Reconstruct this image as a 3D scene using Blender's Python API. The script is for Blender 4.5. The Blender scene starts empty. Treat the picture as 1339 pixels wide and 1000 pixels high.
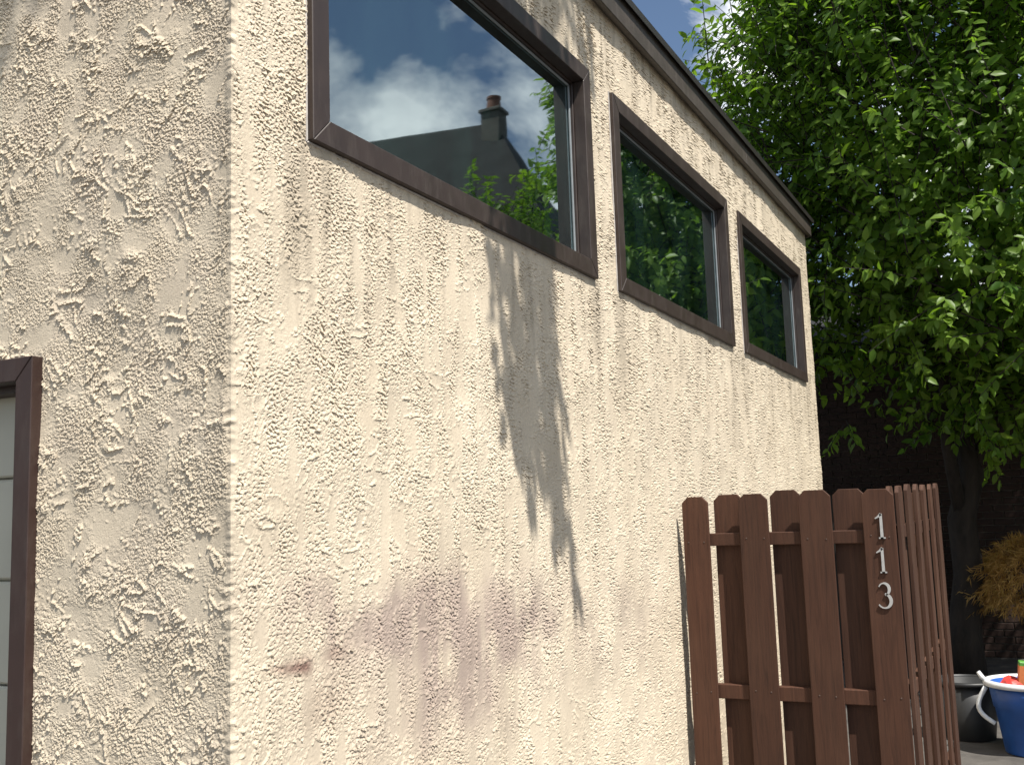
import bpy, bmesh, math, random
import numpy as np
from mathutils import Vector, Matrix

random.seed(7)
RNG = np.random.default_rng(11)
S = bpy.context.scene
COL = S.collection

# ------------------------------------------------------------------ camera
W, H, F = 1339.0, 1000.0, 1364.6
CAM = Vector((1.57, -1.751, 1.70))
RIGHT = Vector((0.89121074, 0.45238477, -0.03303682))
UP = Vector((0.08674515, -0.09849396, 0.9913497))
FWD = Vector((-0.44521757, 0.88636728, 0.12702106))
cd = bpy.data.cameras.new('camera')
cam = bpy.data.objects.new('camera', cd)
COL.objects.link(cam)
cd.sensor_fit = 'HORIZONTAL'
cd.sensor_width = 36.0
cd.lens = 36.0 * F / W
cd.clip_start = 0.05
cd.clip_end = 3000
m = Matrix((RIGHT, UP, -FWD)).transposed().to_4x4()
m.translation = CAM
cam.matrix_world = m
S.camera = cam

# ------------------------------------------------------------------ light
SUN_A, SUN_E = math.radians(28), math.radians(59)
SUN = Vector((math.cos(SUN_A) * math.cos(SUN_E), -math.sin(SUN_A) * math.cos(SUN_E), math.sin(SUN_E)))
SKY_STRENGTH = 0.074
SUN_STRENGTH = 4.8
EXPOSURE = 0.65
world = bpy.data.worlds.new('World')
S.world = world
world.use_nodes = True
wt = world.node_tree
wt.nodes.clear()


def N(t, kind, loc=None, **kw):
    n = t.nodes.new(kind)
    for k, v in kw.items():
        setattr(n, k, v)
    return n


def math_node(t, op, a, b=None, c=None, clamp=False):
    n = t.nodes.new('ShaderNodeMath')
    n.operation = op
    n.use_clamp = clamp
    for i, v in enumerate((a, b, c)):
        if v is None:
            continue
        if isinstance(v, (int, float)):
            n.inputs[i].default_value = v
        else:
            t.links.new(v, n.inputs[i])
    return n.outputs[0]


def mix_rgb(t, fac, a, b, mode='MIX'):
    n = t.nodes.new('ShaderNodeMix')
    n.data_type = 'RGBA'
    n.blend_type = mode
    for idx, v in ((0, fac), (6, a), (7, b)):
        if isinstance(v, (int, float)):
            n.inputs[idx].default_value = v
        elif isinstance(v, tuple):
            n.inputs[idx].default_value = (*v[:3], 1)
        else:
            t.links.new(v, n.inputs[idx])
    return n.outputs[2]


def ramp(t, val, stops):
    n = t.nodes.new('ShaderNodeValToRGB')
    cr = n.color_ramp
    while len(cr.elements) < len(stops):
        cr.elements.new(0.5)
    for e, (p, c) in zip(cr.elements, stops):
        e.position = p
        e.color = (*c, 1) if isinstance(c, tuple) else (c, c, c, 1)
    t.links.new(val, n.inputs[0])
    return n.outputs[0]


def noise(t, vec, scale, detail=4, rough=0.55, dist=0.0):
    n = t.nodes.new('ShaderNodeTexNoise')
    n.inputs['Scale'].default_value = scale
    n.inputs['Detail'].default_value = detail
    n.inputs['Roughness'].default_value = rough
    n.inputs['Distortion'].default_value = dist
    t.links.new(vec, n.inputs['Vector'])
    return n.outputs[0]


def mapping(t, vec, scale=(1, 1, 1), loc=(0, 0, 0), rot=(0, 0, 0)):
    n = t.nodes.new('ShaderNodeMapping')
    n.inputs['Scale'].default_value = scale
    n.inputs['Location'].default_value = loc
    n.inputs['Rotation'].default_value = rot
    t.links.new(vec, n.inputs['Vector'])
    return n.outputs[0]


sky = N(wt, 'ShaderNodeTexSky', sky_type='NISHITA')
sky.sun_disc = False
sky.sun_elevation = SUN_E
# Blender: rotation 0 puts the sun on +Y, positive turns it clockwise (towards +X)
sky.sun_rotation = math.atan2(SUN.x, SUN.y)
sky.air_density = 1.0
sky.dust_density = 0.6
sky.ozone_density = 1.6
tc = N(wt, 'ShaderNodeTexCoord')
CLOUD_LOC = (1.35, 0.8, 0.0)
cv = mapping(wt, tc.outputs['Generated'], scale=(1, 1, 1.7), loc=CLOUD_LOC, rot=(0, 0, math.radians(-8)))
n1 = noise(wt, cv, 2.6, 8, 0.56, 0.25)
n2 = noise(wt, mapping(wt, tc.outputs['Generated'], scale=(1, 1, 1.5), loc=(3.1, 1.2, 0.4)), 6.0, 6, 0.6)
cloud = ramp(wt, n1, [(0.515, 0.0), (0.60, 1.0)])
cshade = ramp(wt, n2, [(0.3, (9.5, 9.9, 10.4)), (0.7, (17, 17, 16.6))])
skycol = mix_rgb(wt, math_node(wt, 'MULTIPLY', cloud, 0.9), sky.outputs[0], cshade)
bg = N(wt, 'ShaderNodeBackground')
bg.inputs['Strength'].default_value = SKY_STRENGTH
wt.links.new(skycol, bg.inputs['Color'])
wo = N(wt, 'ShaderNodeOutputWorld')
wt.links.new(bg.outputs[0], wo.inputs['Surface'])

sd = bpy.data.lights.new('sun', 'SUN')
sd.energy = SUN_STRENGTH
sd.angle = math.radians(0.53)
sd.color = (1.0, 0.95, 0.875)
sun = bpy.data.objects.new('sun', sd)
COL.objects.link(sun)
sun.rotation_euler = SUN.to_track_quat('Z', 'Y').to_euler()
sun.location = (8, -6, 14)

S.view_settings.view_transform = 'Standard'
S.view_settings.look = 'None'
S.view_settings.gamma = 1.0
S.view_settings.exposure = EXPOSURE
S.render.engine = 'CYCLES'
S.cycles.use_denoising = True
S.cycles.max_bounces = 8
S.cycles.transparent_max_bounces = 12


# ------------------------------------------------------------------ helpers
def ray(u, v):
    return RIGHT * ((u - W / 2) / F) - UP * ((v - H / 2) / F) + FWD


def on_plane(u, v, axis, val):
    d = ray(u, v)
    return CAM + d * ((val - CAM[axis]) / d[axis])


def obj(name, mesh, mat=None, parent=None):
    o = bpy.data.objects.new(name, mesh)
    COL.objects.link(o)
    if mat is not None and len(mesh.materials) == 0:
        mesh.materials.append(mat)
    if parent is not None:
        o.parent = parent
    return o


def tag(o, label=None, cat=None, group=None, kind=None):
    if label:
        o['label'] = label
    if cat:
        o['category'] = cat
    if group:
        o['group'] = group
    if kind:
        o['kind'] = kind
    return o


def empty(name, label, cat, group=None, loc=(0, 0, 0)):
    o = bpy.data.objects.new(name, None)
    COL.objects.link(o)
    o.empty_display_size = 0.2
    o.location = loc
    bpy.context.view_layer.update()
    return tag(o, label, cat, group)


def place(o, parent):
    """parent without moving (world coordinates are kept for world-space meshes)"""
    o.parent = parent
    o.matrix_parent_inverse = Matrix.Translation(-Vector(parent.location)) if parent.type == 'EMPTY' else Matrix()
    return o


def mesh_from(verts, faces, name='mesh', smooth=False):
    me = bpy.data.meshes.new(name)
    me.from_pydata([tuple(v) for v in verts], [], faces)
    if smooth:
        me.polygons.foreach_set('use_smooth', [True] * len(me.polygons))
    me.update()
    return me


def box_mesh(x0, x1, y0, y1, z0, z1, bevel=0.0, name='box'):
    bm = bmesh.new()
    bmesh.ops.create_cube(bm, size=1)
    for v in bm.verts:
        v.co = Vector((x0 + (v.co.x + .5) * (x1 - x0), y0 + (v.co.y + .5) * (y1 - y0), z0 + (v.co.z + .5) * (z1 - z0)))
    if bevel > 0:
        bmesh.ops.bevel(bm, geom=bm.edges[:], offset=bevel, segments=1, affect='EDGES')
    me = bpy.data.meshes.new(name)
    bm.to_mesh(me)
    bm.free()
    return me


def prism(profile, extrude_vec, name='prism', bevel=0.0):
    """closed polygon (3-D points) swept by a vector"""
    n = len(profile)
    e = Vector(extrude_vec)
    verts = [Vector(p) for p in profile] + [Vector(p) + e for p in profile]
    faces = [list(range(n)), list(range(2 * n - 1, n - 1, -1))]
    for i in range(n):
        j = (i + 1) % n
        faces.append([j, i, n + i, n + j])
    bm = bmesh.new()
    bv = [bm.verts.new(v) for v in verts]
    for f in faces:
        bm.faces.new([bv[k] for k in f])
    bmesh.ops.recalc_face_normals(bm, faces=bm.faces[:])
    if bevel:
        bmesh.ops.bevel(bm, geom=bm.edges[:], offset=bevel, segments=1, affect='EDGES')
    me = bpy.data.meshes.new(name)
    bm.to_mesh(me)
    bm.free()
    return me


def tube(points, radii, sides=8, name='tube', cap=True):
    pts = [Vector(p) for p in points]
    verts, faces = [], []
    prev = Vector((0.3, 0.9, 0.1)).normalized()
    for i, p in enumerate(pts):
        d = (pts[min(i + 1, len(pts) - 1)] - pts[max(i - 1, 0)]).normalized()
        a = (prev - d * prev.dot(d)).normalized()
        b = d.cross(a)
        prev = a
        for k in range(sides):
            t = 2 * math.pi * k / sides
            verts.append(p + (a * math.cos(t) + b * math.sin(t)) * radii[i])
    for i in range(len(pts) - 1):
        for k in range(sides):
            k2 = (k + 1) % sides
            faces.append([i * sides + k, i * sides + k2, (i + 1) * sides + k2, (i + 1) * sides + k])
    if cap:
        faces.append(list(range(sides - 1, -1, -1)))
        faces.append([(len(pts) - 1) * sides + k for k in range(sides)])
    return verts, faces


def lathe(profile, sides=40, center=(0, 0, 0)):
    verts, faces = [], []
    for (r, z) in profile:
        for k in range(sides):
            t = 2 * math.pi * k / sides
            verts.append((center[0] + r * math.cos(t), center[1] + r * math.sin(t), center[2] + z))
    for i in range(len(profile) - 1):
        for k in range(sides):
            k2 = (k + 1) % sides
            faces.append([i * sides + k, i * sides + k2, (i + 1) * sides + k2, (i + 1) * sides + k])
    return verts, faces


# ------------------------------------------------------------------ materials
def new_mat(name):
    m_ = bpy.data.materials.new(name)
    m_.use_nodes = True
    t = m_.node_tree
    b = t.nodes['Principled BSDF']
    c = t.nodes.new('ShaderNodeTexCoord')
    return m_, t, b, c.outputs['Object']


def bump(t, b, height, strength=0.3, dist=0.01):
    n = t.nodes.new('ShaderNodeBump')
    n.inputs['Strength'].default_value = strength
    n.inputs['Distance'].default_value = dist
    t.links.new(height, n.inputs['Height'])
    t.links.new(n.outputs[0], b.inputs['Normal'])


def simple_mat(name, col, rough=0.6, var=0.25, scale=12, bump_s=0.0, spec=0.5, stretch=(1, 1, 1), metallic=0.0):
    m_, t, b, co = new_mat(name)
    v = mapping(t, co, scale=stretch)
    nz = noise(t, v, scale, 5)
    lo = tuple(c * (1 - var) for c in col)
    hi = tuple(min(1, c * (1 + var)) for c in col)
    t.links.new(ramp(t, nz, [(0.3, lo), (0.7, hi)]), b.inputs['Base Color'])
    b.inputs['Roughness'].default_value = rough
    b.inputs['Specular IOR Level'].default_value = spec
    b.inputs['Metallic'].default_value = metallic
    if bump_s:
        bump(t, b, noise(t, v, scale * 6, 4), bump_s, 0.01)
    return m_


def stucco_mat():
    m_, t, b, co = new_mat('stucco')
    a = t.nodes.new('ShaderNodeAttribute')
    a.attribute_name = 'wear'
    sep = t.nodes.new('ShaderNodeSeparateColor')
    t.links.new(a.outputs['Color'], sep.inputs[0])
    base = ramp(t, noise(t, co, 3.0, 6, 0.6), [(0.3, (0.60, 0.512, 0.388)), (0.7, (0.67, 0.580, 0.448))])
    grain = ramp(t, noise(t, co, 160, 3, 0.6), [(0.3, 0.86), (0.7, 1.06)])
    base = mix_rgb(t, 1.0, base, grain, 'MULTIPLY')
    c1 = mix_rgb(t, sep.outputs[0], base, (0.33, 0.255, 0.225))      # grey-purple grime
    c2 = mix_rgb(t, sep.outputs[1], c1, (0.20, 0.115, 0.095))          # rust
    c3 = mix_rgb(t, sep.outputs[2], c2, (0.34, 0.29, 0.22))          # water streaks
    t.links.new(c3, b.inputs['Base Color'])
    b.inputs['Roughness'].default_value = 0.92
    b.inputs['Specular IOR Level'].default_value = 0.15
    h = math_node(t, 'ADD', noise(t, co, 300, 4, 0.65), math_node(t, 'MULTIPLY', noise(t, co, 130, 3, 0.6), 1.3))
    amp = math_node(t, 'ADD', math_node(t, 'MULTIPLY', a.outputs['Alpha'], 0.85), 0.15)
    bump(t, b, math_node(t, 'MULTIPLY', h, amp), 0.7, 0.0030)
    return m_


def paint_brown(name, col, rough=0.45, dust=0.3):
    m_, t, b, co = new_mat(name)
    nz = noise(t, co, 9, 6, 0.65)
    base = ramp(t, nz, [(0.3, tuple(c * 0.85 for c in col)), (0.72, tuple(c * 1.15 for c in col))])
    dustm = ramp(t, noise(t, mapping(t, co, scale=(1, 1, 0.25)), 26, 5, 0.7), [(0.5, 0.0), (0.8, dust)])
    base = mix_rgb(t, dustm, base, (0.20, 0.175, 0.15))
    t.links.new(base, b.inputs['Base Color'])
    t.links.new(ramp(t, nz, [(0.2, rough - 0.08), (0.8, rough + 0.15)]), b.inputs['Roughness'])
    bump(t, b, noise(t, co, 140, 3), 0.06, 0.003)
    return m_


def wood_mat(name, col, light, rough=0.7, grain=1.0):
    m_, t, b, co = new_mat(name)
    oi = t.nodes.new('ShaderNodeObjectInfo')
    shift = t.nodes.new('ShaderNodeVectorMath')
    shift.operation = 'MULTIPLY_ADD'
    t.links.new(co, shift.inputs[0])
    shift.inputs[1].default_value = (1, 1, 1)
    comb = t.nodes.new('ShaderNodeCombineXYZ')
    r9 = math_node(t, 'MULTIPLY', oi.outputs['Random'], 9.0)
    t.links.new(r9, comb.inputs[0])
    t.links.new(r9, comb.inputs[2])
    t.links.new(comb.outputs[0], shift.inputs[2])
    v = mapping(t, shift.outputs[0], scale=(1, 1, 0.05))
    g = noise(t, v, 75 * grain, 6, 0.65, 0.8)
    big = noise(t, mapping(t, shift.outputs[0], scale=(1, 1, 0.3)), 7, 4)
    base = ramp(t, g, [(0.3, tuple(c * 0.62 for c in col)), (0.52, col), (0.75, tuple(c * 1.28 for c in col))])
    base = mix_rgb(t, ramp(t, big, [(0.45, 0.0), (0.75, 0.45)]), base, light)
    rnd = ramp(t, oi.outputs['Random'], [(0.0, 0.82), (1.0, 1.15)])
    base = mix_rgb(t, 1.0, base, rnd, 'MULTIPLY')
    t.links.new(base, b.inputs['Base Color'])
    b.inputs['Roughness'].default_value = rough
    b.inputs['Specular IOR Level'].default_value = 0.3
    bump(t, b, g, 0.35, 0.003)
    return m_


def leaf_mat(name, dark, light, trans=0.5, rough=0.42):
    m_, t, b, co = new_mat(name)
    a = t.nodes.new('ShaderNodeAttribute')
    a.attribute_name = 'tint'
    oi = t.nodes.new('ShaderNodeObjectInfo')
    sepc = t.nodes.new('ShaderNodeSeparateColor')
    t.links.new(a.outputs['Color'], sepc.inputs[0])
    colr = mix_rgb(t, sepc.outputs[0], dark, light)
    t.links.new(colr, b.inputs['Base Color'])
    b.inputs['Roughness'].default_value = rough
    b.inputs['Specular IOR Level'].default_value = 0.3
    tr = t.nodes.new('ShaderNodeBsdfTranslucent')
    tcol = mix_rgb(t, 1.0, colr, (1.35, 1.45, 0.55), 'MULTIPLY')
    t.links.new(tcol, tr.inputs['Color'])
    mx = t.nodes.new('ShaderNodeMixShader')
    mx.inputs[0].default_value = trans
    t.links.new(b.outputs[0], mx.inputs[1])
    t.links.new(tr.outputs[0], mx.inputs[2])
    out = t.nodes['Material Output']
    t.links.new(mx.outputs[0], out.inputs['Surface'])
    return m_


def glass_mat():
    m_, t, b, co = new_mat('window_glass')
    t.nodes.remove(b)
    fr = t.nodes.new('ShaderNodeFresnel')
    fr.inputs['IOR'].default_value = 2.7
    gl = t.nodes.new('ShaderNodeBsdfGlossy')
    gl.inputs['Roughness'].default_value = 0.02
    gl.inputs['Color'].default_value = (0.80, 0.92, 0.95, 1)
    tp = t.nodes.new('ShaderNodeBsdfTransparent')
    tp.inputs['Color'].default_value = (0.42, 0.56, 0.54, 1)
    df = t.nodes.new('ShaderNodeBsdfDiffuse')
    df.inputs['Color'].default_value = (0.20, 0.45, 0.41, 1)  # teal haze put into the panes as an uneven diffuse veil
    haze = t.nodes.new('ShaderNodeMixShader')
    dm = ramp(t, noise(t, mapping(t, co, scale=(1, 1, 0.4)), 5, 5, 0.6), [(0.35, 0.008), (0.75, 0.06)])
    t.links.new(dm, haze.inputs[0])
    t.links.new(tp.outputs[0], haze.inputs[1])
    t.links.new(df.outputs[0], haze.inputs[2])
    mx = t.nodes.new('ShaderNodeMixShader')
    t.links.new(math_node(t, 'MULTIPLY', fr.outputs[0], 1.6, clamp=True), mx.inputs[0])
    t.links.new(haze.outputs[0], mx.inputs[1])
    t.links.new(gl.outputs[0], mx.inputs[2])
    bp = t.nodes.new('ShaderNodeBump')
    bp.inputs['Strength'].default_value = 0.035
    bp.inputs['Distance'].default_value = 0.02
    t.links.new(noise(t, co, 1.6, 2), bp.inputs['Height'])
    t.links.new(bp.outputs[0], gl.inputs['Normal'])
    t.links.new(mx.outputs[0], t.nodes['Material Output'].inputs['Surface'])
    return m_


M_STUCCO = stucco_mat()
M_FRAME = paint_brown('frame_paint', (0.039, 0.027, 0.023), 0.45, 0.2)
M_CASING = paint_brown('casing_paint', (0.036, 0.018, 0.014), 0.5, 0.12)
M_FASCIA = paint_brown('fascia_paint', (0.052, 0.042, 0.034), 0.5, 0.25)
M_DRIP = simple_mat('drip_edge_metal', (0.022, 0.019, 0.018), 0.45, 0.2)
M_GRAVEL = simple_mat('roof_felt', (0.05, 0.05, 0.05), 0.9, 0.4, 30, 0.3)
M_GLASS = glass_mat()
M_SEAL = simple_mat('glazing_bead', (0.22, 0.24, 0.25), 0.4, 0.15)
M_SEALANT = simple_mat('sealant', (0.42, 0.39, 0.36), 0.6, 0.25, 40)
M_NAIL = simple_mat('nail_head', (0.07, 0.045, 0.035), 0.5, 0.3, 40, metallic=0.3)
M_ROOM = simple_mat('room_paint', (0.10, 0.11, 0.105), 0.9, 0.1, 3)
M_DOOR = simple_mat('garage_door_paint', (0.50, 0.48, 0.39), 0.5, 0.06, 4, 0.03)
M_PICKET = wood_mat('fence_stain', (0.064, 0.0275, 0.0158), (0.092, 0.046, 0.028))
M_PICKET_SIDE = wood_mat('fence_stain_side', (0.070, 0.032, 0.019), (0.14, 0.08, 0.052))
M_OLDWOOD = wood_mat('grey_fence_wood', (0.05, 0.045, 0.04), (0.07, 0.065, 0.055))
M_NUMERAL = simple_mat('numeral_metal', (0.50, 0.50, 0.49), 0.35, 0.12, 30, metallic=0.35)
M_BARK = simple_mat('bark', (0.024, 0.018, 0.014), 0.9, 0.45, 18, 0.6, stretch=(1, 1, 0.25))
M_LEAF = leaf_mat('cherry_leaf', (0.056, 0.128, 0.016), (0.215, 0.335, 0.048))
M_MAPLE = leaf_mat('maple_leaf', (0.32, 0.17, 0.05), (0.66, 0.43, 0.17), 0.45, 0.6)
M_GROUND = simple_mat('asphalt', (0.085, 0.078, 0.070), 0.9, 0.35, 5, 0.5)
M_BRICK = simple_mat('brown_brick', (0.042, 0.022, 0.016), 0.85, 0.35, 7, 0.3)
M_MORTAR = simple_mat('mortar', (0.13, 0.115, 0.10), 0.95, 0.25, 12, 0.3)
M_SHINGLE = simple_mat('shingle', (0.011, 0.011, 0.011), 0.95, 0.5, 3, 0.4)
M_DARKWALL = simple_mat('dark_cedar', (0.040, 0.038, 0.030), 0.85, 0.25, 5, 0.2)
M_TERRA = simple_mat('chimney_pot_clay', (0.15, 0.062, 0.036), 0.8, 0.2, 9)
M_STACK = simple_mat('chimney_render', (0.10, 0.092, 0.078), 0.9, 0.2, 9, 0.3)
M_BLUE = simple_mat('blue_plastic', (0.018, 0.085, 0.33), 0.38, 0.18, 8, 0.04)
M_WHITEPL = simple_mat('white_plastic', (0.66, 0.68, 0.70), 0.4, 0.1, 10)
M_POT = simple_mat('black_plastic', (0.020, 0.021, 0.022), 0.5, 0.2, 10)
M_RED = simple_mat('red_bag', (0.62, 0.055, 0.045), 0.5, 0.15, 14, 0.1)
M_DARKGLASS = simple_mat('dark_pane', (0.012, 0.014, 0.016), 0.08, 0.1, 3)


# ------------------------------------------------------------------ setting
me = mesh_from([(-150, -150, 0), (150, -150, 0), (150, 150, 0), (-150, 150, 0)], [(0, 1, 2, 3)])
tag(obj('ground', me, M_GROUND), 'grey asphalt drive around the house', None, None, 'structure')

# ------------------------------------------------------------------ stucco house
WZ0, WZ1 = 2.650, 3.548                     # outer window frame heights
WIN = [(0.277, 2.158), (2.422, 4.303), (4.567, 6.435)]
WALL_END = 6.82
WALL_TOP = 3.96
DOOR_X, DOOR_Z = -0.604, 2.128              # outer corner of the garage casing

house = empty('stucco_house', 'cream rough stucco house with brown trimmed clerestory windows and garage door', 'house', loc=(-3.5, 3.4, 0))


def gfield(shape, d, lam, kind='band', bw=0.35, ang=0.0, seed=0):
    """gaussian random field on a grid (n0 x n1, spacing d), wavelengths lam=(l0,l1)"""
    rng = np.random.default_rng(seed)
    n0, n1 = shape
    w = np.fft.rfft2(rng.standard_normal((n0, n1), dtype=np.float32))
    k0 = np.fft.fftfreq(n0, d)[:, None]
    k1 = np.fft.rfftfreq(n1, d)[None, :]
    ca, sa = math.cos(ang), math.sin(ang)
    a = (k0 * ca + k1 * sa) * lam[0]
    b = (-k0 * sa + k1 * ca) * lam[1]
    k = np.sqrt(a * a + b * b) + 1e-6
    flt = np.exp(-(np.log(k) ** 2) / (2 * bw * bw)) if kind == 'band' else np.exp(-k * k * 0.7)
    r = np.fft.irfft2(w * flt, s=(n0, n1)).astype(np.float32)
    r -= r.mean()
    return r / r.std()


def sstep(a, b, x):
    t = np.clip((x - a) / (b - a), 0, 1)
    return t * t * (3 - 2 * t)


def stucco_height(u_len, v_len, d, seed, streaky):
    n0, n1 = int(u_len / d) + 8, int(v_len / d) + 8
    sh = (n0, n1)
    mixf = sstep(-0.8, 0.8, gfield(sh, d, (0.17, 0.22), 'low', seed=seed + 40))
    lum = gfield(sh, d, (0.0075, 0.0075), bw=0.55, seed=seed) * (0.35 + 0.65 * mixf) + gfield(sh, d, (0.0125, 0.0105), bw=0.5, seed=seed + 41) * (1 - 0.7 * mixf)
    lum /= lum.std()
    lum2 = gfield(sh, d, (0.024, 0.018), bw=0.5, seed=seed + 1)
    calm = 0.55 + 0.45 * sstep(-0.9, 0.9, gfield(sh, d, (0.28, 0.40), 'low', seed=seed + 42))       # some areas were floated smoother
    if streaky:
        patch = 0.75 * gfield(sh, d, (0.05, 0.40), 'low', seed=seed + 2) + 0.75 * gfield(sh, d, (0.10, 0.14), 'low', seed=seed + 3)
    else:
        patch = 0.6 * gfield(sh, d, (0.09, 0.18), 'low', ang=0.6, seed=seed + 2) + 0.8 * gfield(sh, d, (0.10, 0.10), 'low', seed=seed + 3)
    patch /= patch.std()
    rough = sstep(-1.75, 1.2, patch + 0.12 * lum2)
    # trowel edges: broken steps where one trowelled skin ends over another
    crest = np.zeros(sh, np.float32)
    for i, (l0, l1, an) in enumerate(((0.055, 0.12, 0.5), (0.055, 0.12, -0.6), (0.13, 0.06, 0.1))):
        f = gfield(sh, d, (l0, l1), 'low', ang=an, seed=seed + 10 + i) + 0.14 * lum2 + 0.07 * lum
        br = sstep(0.4, 1.6, gfield(sh, d, (0.13, 0.13), 'low', seed=seed + 20 + i) + 0.3 * lum2)
        edge = sstep(-0.04, 0.04, f) * np.exp(-np.clip(f, 0, 9) ** 2 / 0.30)                 # abrupt on one side, feathered on the other
        crest = np.maximum(crest, edge * br)
    fine = gfield(sh, d, (0.0065, 0.0065), bw=0.3, seed=seed + 5)
    slow = gfield(sh, d, (0.30, 0.45), 'low', seed=seed + 6)
    sh_ = 2.0 * (1 - rough)
    fill = sstep(-0.85 - sh_, 0.05 - sh_, lum + 0.4 * lum2)
    # torn pits, small and deep
    pit = sstep(0.95, 1.30, gfield(sh, d, (0.0165, 0.0110) if streaky else (0.0135, 0.0100), bw=0.45, ang=0.35, seed=seed + 50) + 0.35 * (patch - 0.2)) * rough
    if streaky:
        h = calm * (0.0007 + 0.0010 * rough) * fill + 0.0007 * calm * rough * sstep(0.4, 1.8, lum2) + crest * (0.0018 + 0.0014 * fill) - 0.0050 * pit
    else:
        h = calm * (0.0008 + 0.0012 * rough) * fill + 0.0009 * calm * rough * sstep(0.4, 1.8, lum2) + crest * (0.0029 + 0.0016 * fill) - 0.0020 * pit
    h += 0.00028 * fine * (0.25 + rough)
    return h, slow * 0.0022, rough


def sample(arr, d, u, v):
    a = np.clip(u / d, 0, arr.shape[0] - 1.001)
    b = np.clip(v / d, 0, arr.shape[1] - 1.001)
    i, j = a.astype(int), b.astype(int)
    fa, fb = (a - i).astype(np.float32), (b - j).astype(np.float32)
    return (arr[i, j] * (1 - fa) * (1 - fb) + arr[i + 1, j] * fa * (1 - fb) + arr[i, j + 1] * (1 - fa) * fb + arr[i + 1, j + 1] * fa * fb)


def axis_steps(a, b, step_fn):
    out = [a]
    while out[-1] < b - 1e-6:
        out.append(min(b, out[-1] + step_fn(out[-1])))
    if len(out) > 2 and out[-1] - out[-2] < 0.3 * (out[-2] - out[-3]):
        out.pop(-2)
    return np.array(out)


CORNER_Z = np.linspace(0, 4.2, 1400)
_r = np.random.default_rng(9)
_c = np.convolve(_r.standard_normal(1400), np.hanning(7) / 2, 'same') * 0.0012 + np.convolve(_r.standard_normal(1400), np.hanning(90) / 7, 'same') * 0.0018
CORNER_W = _c + 0.0028 * np.clip(np.convolve(_r.standard_normal(1400), np.hanning(14) / 2.3, 'same') - 0.9, 0, 2)


def relief_wall(name, us, vs, hgt, slow, rough, d, holes, to_world, normal, wear_fn, corner_u=0.0, drop=1.0):
    U, V = np.meshgrid(us, vs, indexing='ij')
    hh = sample(hgt, d, U, V)
    ss = sample(slow, d, U, V)
    taper = sstep(0.000, 0.018, U - corner_u)
    hh = hh * taper
    ss = ss * taper
    cw = np.interp(V, CORNER_Z, CORNER_W) * (1 - sstep(0.0, 0.022, U))
    P = to_world(U - cw, V - drop * hh)
    hh_n = hh + cw
    for k in range(3):
        P[..., k] += normal[k] * (hh_n + ss)
    nu, nv = len(us), len(vs)
    idx = np.arange(nu * nv).reshape(nu, nv)
    q = np.stack([idx[:-1, :-1], idx[1:, :-1], idx[1:, 1:], idx[:-1, 1:]], -1)
    uc = 0.5 * (us[:-1] + us[1:])[:, None] * np.ones((1, nv - 1))
    vc = 0.5 * (vs[:-1] + vs[1:])[None, :] * np.ones((nu - 1, 1))
    keep = np.ones((nu - 1, nv - 1), bool)
    for (a, b, c, e) in holes:
        keep &= ~((uc > a) & (uc < b) & (vc > c) & (vc < e))
    q = q[keep].reshape(-1, 4)
    a, b, c = P.reshape(-1, 3)[q[0, 0]], P.reshape(-1, 3)[q[0, 1]], P.reshape(-1, 3)[q[0, 2]]
    if np.dot(np.cross(b - a, c - b), normal) < 0:
        q = q[:, ::-1]
    me = bpy.data.meshes.new(name)
    me.vertices.add(nu * nv)
    me.vertices.foreach_set('co', P.reshape(-1).astype(np.float32))
    me.loops.add(q.size)
    me.loops.foreach_set('vertex_index', q.reshape(-1).astype(np.int32))
    me.polygons.add(len(q))
    me.polygons.foreach_set('loop_start', np.arange(0, q.size, 4, dtype=np.int32))
    me.polygons.foreach_set('use_smooth', np.zeros(len(q), bool))
    me.update(calc_edges=True)
    wr = wear_fn(U, V, rough=sample(rough, d, U, V), h=hh)
    at = me.attributes.new('wear', 'FLOAT_COLOR', 'POINT')
    buf = np.ones((nu * nv, 4), np.float32)
    buf[:, :3] = wr.reshape(-1, 3)
    buf[:, 3] = np.clip(sample(rough, d, U, V), 0, 1).reshape(-1)
    at.data.foreach_set('color', buf.reshape(-1))
    return me


# long wall: plane x = 0, u = y, v = z
D_R = 0.0028
RH, RS, RR = stucco_height(WALL_END, WALL_TOP, D_R, 100, True)
us = axis_steps(0.0, WALL_END, lambda y: 0.0033 * ((1.9 + y) / 1.9) ** 1.75)
vs = np.concatenate([axis_steps(0.0, 0.40, lambda z: 0.02)[:-1], axis_steps(0.40, WALL_TOP, lambda z: 0.0032)])
streak_f = gfield((int(WALL_END / 0.01) + 8, int(WALL_TOP / 0.01) + 8), 0.01, (0.05, 0.9), 'low', seed=301)
blot_f = gfield((int(WALL_END / 0.01) + 8, int(WALL_TOP / 0.01) + 8), 0.01, (0.20, 0.22), 'low', seed=302)


def gauss(x, c, s):
    return np.exp(-((x - c) / s) ** 2)


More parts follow.
